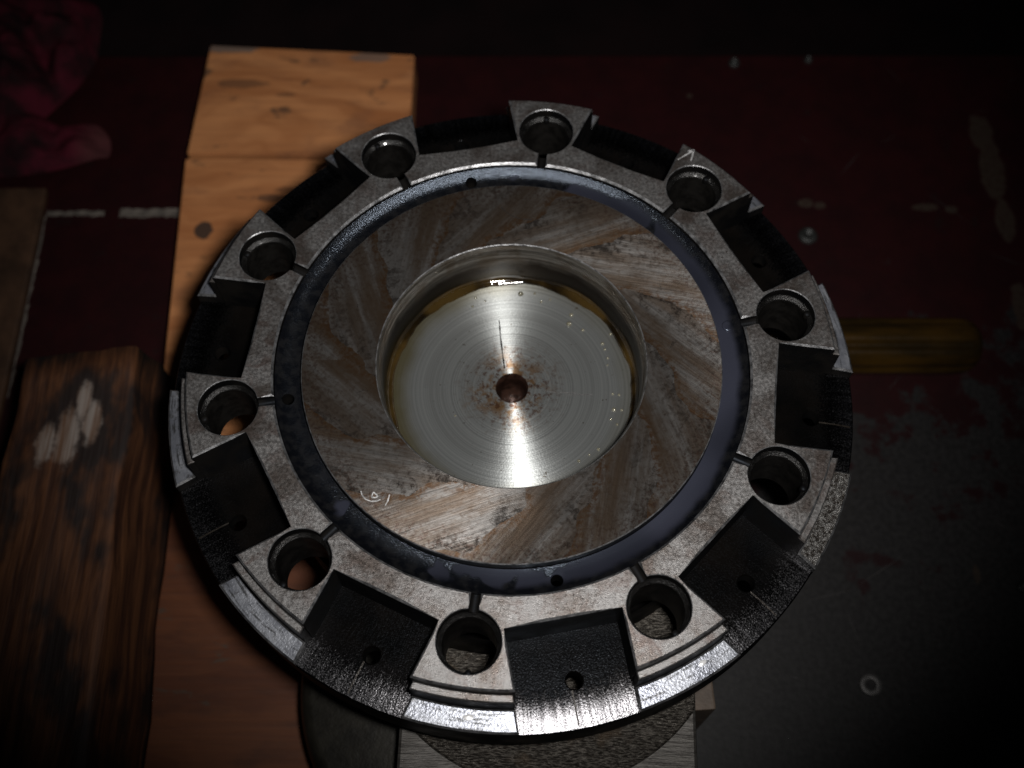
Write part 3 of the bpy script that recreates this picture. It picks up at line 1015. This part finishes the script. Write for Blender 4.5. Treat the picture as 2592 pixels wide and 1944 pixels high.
# ------------------------------------------------------------------ old wood block at the left
m = MB()
bm = bmesh.new()
xy0 = [(-0.28, -1.75), (0.26, -1.75), (0.20, 0.10), (-0.26, 0.02)]
ZT, ZL = 0.0, -0.485
lo_v = [bm.verts.new((x * 1.08 + .05, y, ZL)) for x, y in xy0]
hi_v = [bm.verts.new((x, y, ZT)) for x, y in xy0]
bm.faces.new(lo_v[::-1]); bm.faces.new(hi_v)
for k in range(4): bm.faces.new((lo_v[k], lo_v[(k + 1) % 4], hi_v[(k + 1) % 4], hi_v[k]))
bmesh.ops.subdivide_edges(bm, edges=bm.edges, cuts=14, use_grid_fill=True)
for v in bm.verts:
    d = noise.noise_vector(v.co * 4.0) * 0.022 + noise.noise_vector(Vector((v.co.x * 22, v.co.y * 2.5, v.co.z * 22))) * 0.008
    v.co += d
bm.verts.index_update()
m.add([v.co for v in bm.verts], [[v.index for v in f.verts] for f in bm.faces], 0, True)
bm.free()
o = m.build('wood_block', 'wood_block', None, (-1.80, 0.33, -0.715))
tag(o, 'old dark wood block with pale chipped scuffs at the left', 'wood block')

# ------------------------------------------------------------------ brown board with white painted lines on the bench
m = MB().box(-1.6, 0.0, -1.2, 1.05, 0.0, 0.045, bev=0.008)
bb = m.build('brown_board', 'brown', None, (-2.45, 0.62, ZB + .001), (0, 0, radians(0)))
tag(bb, 'thin dark brown board under the rag at the left edge', 'board')
m = MB()
def ragged(m, x0, x1, y0, y1, n_=26):
    vs = []
    for k in range(n_ + 1):
        x = x0 + (x1 - x0) * k / n_
        vs += [(x, y0 + random.uniform(-.006, .006), 0), (x, y1 + random.uniform(-.006, .006), 0)]
    m.add(vs, [(2 * k, 2 * k + 2, 2 * k + 3, 2 * k + 1) for k in range(n_)])
ragged(m, -2.44, -2.14, 1.525, 1.555); ragged(m, -2.06, -1.70, 1.518, 1.568)
for k in range(20):
    y0 = 1.52 - k * .052
    wd = random.uniform(.008, .02)
    m.add([(-2.448, y0, 0), (-2.448 + wd, y0, 0), (-2.448 + wd * random.uniform(.5, 1), y0 - .05, 0), (-2.448, y0 - .05, 0)], [(0, 3, 2, 1)])
m.build('white_paint_line', 'white', bench, (0, 0, ZB + .0012))

# ------------------------------------------------------------------ rag
def rag_sheet(name, outline, z0, h, seed, parent=None, amp=0.1):
    cx = sum(p[0] for p in outline) / len(outline); cy = sum(p[1] for p in outline) / len(outline)
    # smooth closed outline
    pts = []
    n_ = len(outline)
    for k in range(n_):
        p0, p1, p2, p3 = [Vector(outline[(k + j - 1) % n_]) for j in range(4)]
        for t in range(8):
            t /= 8
            pts.append(0.5 * ((2 * p1) + (p2 - p0) * t + (2 * p0 - 5 * p1 + 4 * p2 - p3) * t * t + (3 * p1 - p0 - 3 * p2 + p3) * t ** 3))
    rings = 26
    vs, fs = [], []
    for j in range(rings + 1):
        u = j / rings
        for p in pts:
            x, y = cx + (p.x - cx) * u, cy + (p.y - cy) * u
            e = (1 - u ** 5)
            f1 = noise.fractal(Vector((x * 2.0 + seed, y * 2.4, seed)), 1, 2, 5)
            fold = abs(noise.noise(Vector((x * 2.6 + y * 2.2 + seed * 3, (y - x) * 0.9, 0))))
            z = z0 + e * (h * (0.75 + .25 * (1 - u)) + amp * f1 + amp * 1.1 * (0.45 - abs(noise.noise(Vector((x * 3.1 + y * 2.6 + seed, y * 3.6 - x * 1.6, 1.7)))) * 1.6 - 0.5 * abs(noise.noise(Vector((x * 7 + y * 3 + seed, y * 8 - x * 5, 4.7))))) - 0.5 * (0.25 - min(.25, fold)) * 3 * h) 
            vs.append((x, y, max(z0 + 0.006 * (1 - u), z)))
    n2 = len(pts)
    for j in range(rings):
        for k in range(n2):
            k2 = (k + 1) % n2
            fs.append((j * n2 + k, j * n2 + k2, (j + 1) * n2 + k2, (j + 1) * n2 + k))
    m = MB(); m.add(vs, fs, 0, True)
    return m.build(name, 'rag', parent, merge=True)


rag = empty('rag', (0, 0, 0))
tag(rag, 'crumpled crimson shop rag in the far left corner', 'rag')
rag_sheet('upper_fold', [(-3.3, 3.0), (-2.45, 2.95), (-2.32, 2.62), (-2.36, 2.38), (-2.50, 2.16), (-2.66, 1.98), (-2.9, 1.9), (-3.3, 2.0)], ZB + .05, 0.24, 3.0, rag, .10)
rag_sheet('lower_fold', [(-3.2, 2.0), (-2.75, 2.2), (-2.47, 2.08), (-2.36, 2.03), (-2.27, 2.08), (-2.17, 1.99), (-2.15, 1.87), (-2.22, 1.85), (-2.45, 1.77), (-2.8, 1.72), (-3.2, 1.74)], ZB + .046, 0.12, 8.0, rag, .05)

# ------------------------------------------------------------------ screwdriver
drv = empty('screwdriver', (2.215, 0.70, ZB + .137), 0)
tag(drv, 'screwdriver with a dark amber fluted handle lying right of the rotor', 'screwdriver')
m = MB()
vs, fs = [], []
NS = 96
xs = [(0.0, 0.0), (-0.004, 0.05), (-0.02, 0.09), (-0.045, 0.115), (-0.08, 0.128), (-0.13, 0.134)] + [(-0.13 - 0.12 * k, 0.134) for k in range(1, 8)] + \
     [(-1.02, 0.115), (-1.08, 0.09), (-1.14, 0.085), (-1.18, 0.06), (-1.18, 0.0)]
for x, r in xs:
    dep = 0.09 if -0.98 < x < -0.07 else 0.0
    for k in range(NS):
        q = 2 * pi * k / NS
        g = max(0.0, cos(6 * q + 0.5)) ** 2
        rr = r * (1 - dep * 1.6 * g)
        vs.append((x, rr * cos(q), rr * sin(q)))
for j in range(len(xs) - 1):
    for k in range(NS):
        fs.append((j * NS + k, j * NS + (k + 1) % NS, (j + 1) * NS + (k + 1) % NS, (j + 1) * NS + k))
m.add(vs, fs, 0, True)
m.build('handle', 'amber', drv)
m = MB(); m.lathe([(0.03, 0), (0.03, 0.9), (0.028, 1.0), (0.0, 1.0)], 20)
m.build('shaft', 'washer', drv, (-1.17, 0, 0), (0, -pi / 2, 0))

# ------------------------------------------------------------------ small things on the bench
m = MB(); m.lathe([(0.021, 0.0), (0.021, 0.012), (0.024, 0.014), (0.045, 0.014), (0.048, 0.011), (0.048, 0.0), (0.021, 0.0)], 40)
o = m.build('washer', 'washer', None, (1.536, -0.866, ZB + .002))
tag(o, 'small flat steel washer on the bare grey bench at lower right', 'washer')

rod = MB()
prof = []
for k in range(34):
    prof += [(0.075, k * .028), (0.095, k * .028 + .014)]
rod.lathe([(0, 0)] + prof + [(0, 34 * .028)], 28, smooth=False)
o = rod.build('threaded_rod', 'rod', None, (-2.17, -0.78, ZB + .10), (pi / 2, 0, radians(3)))
tag(o, 'black threaded rod poking in at the lower left corner', 'threaded rod')
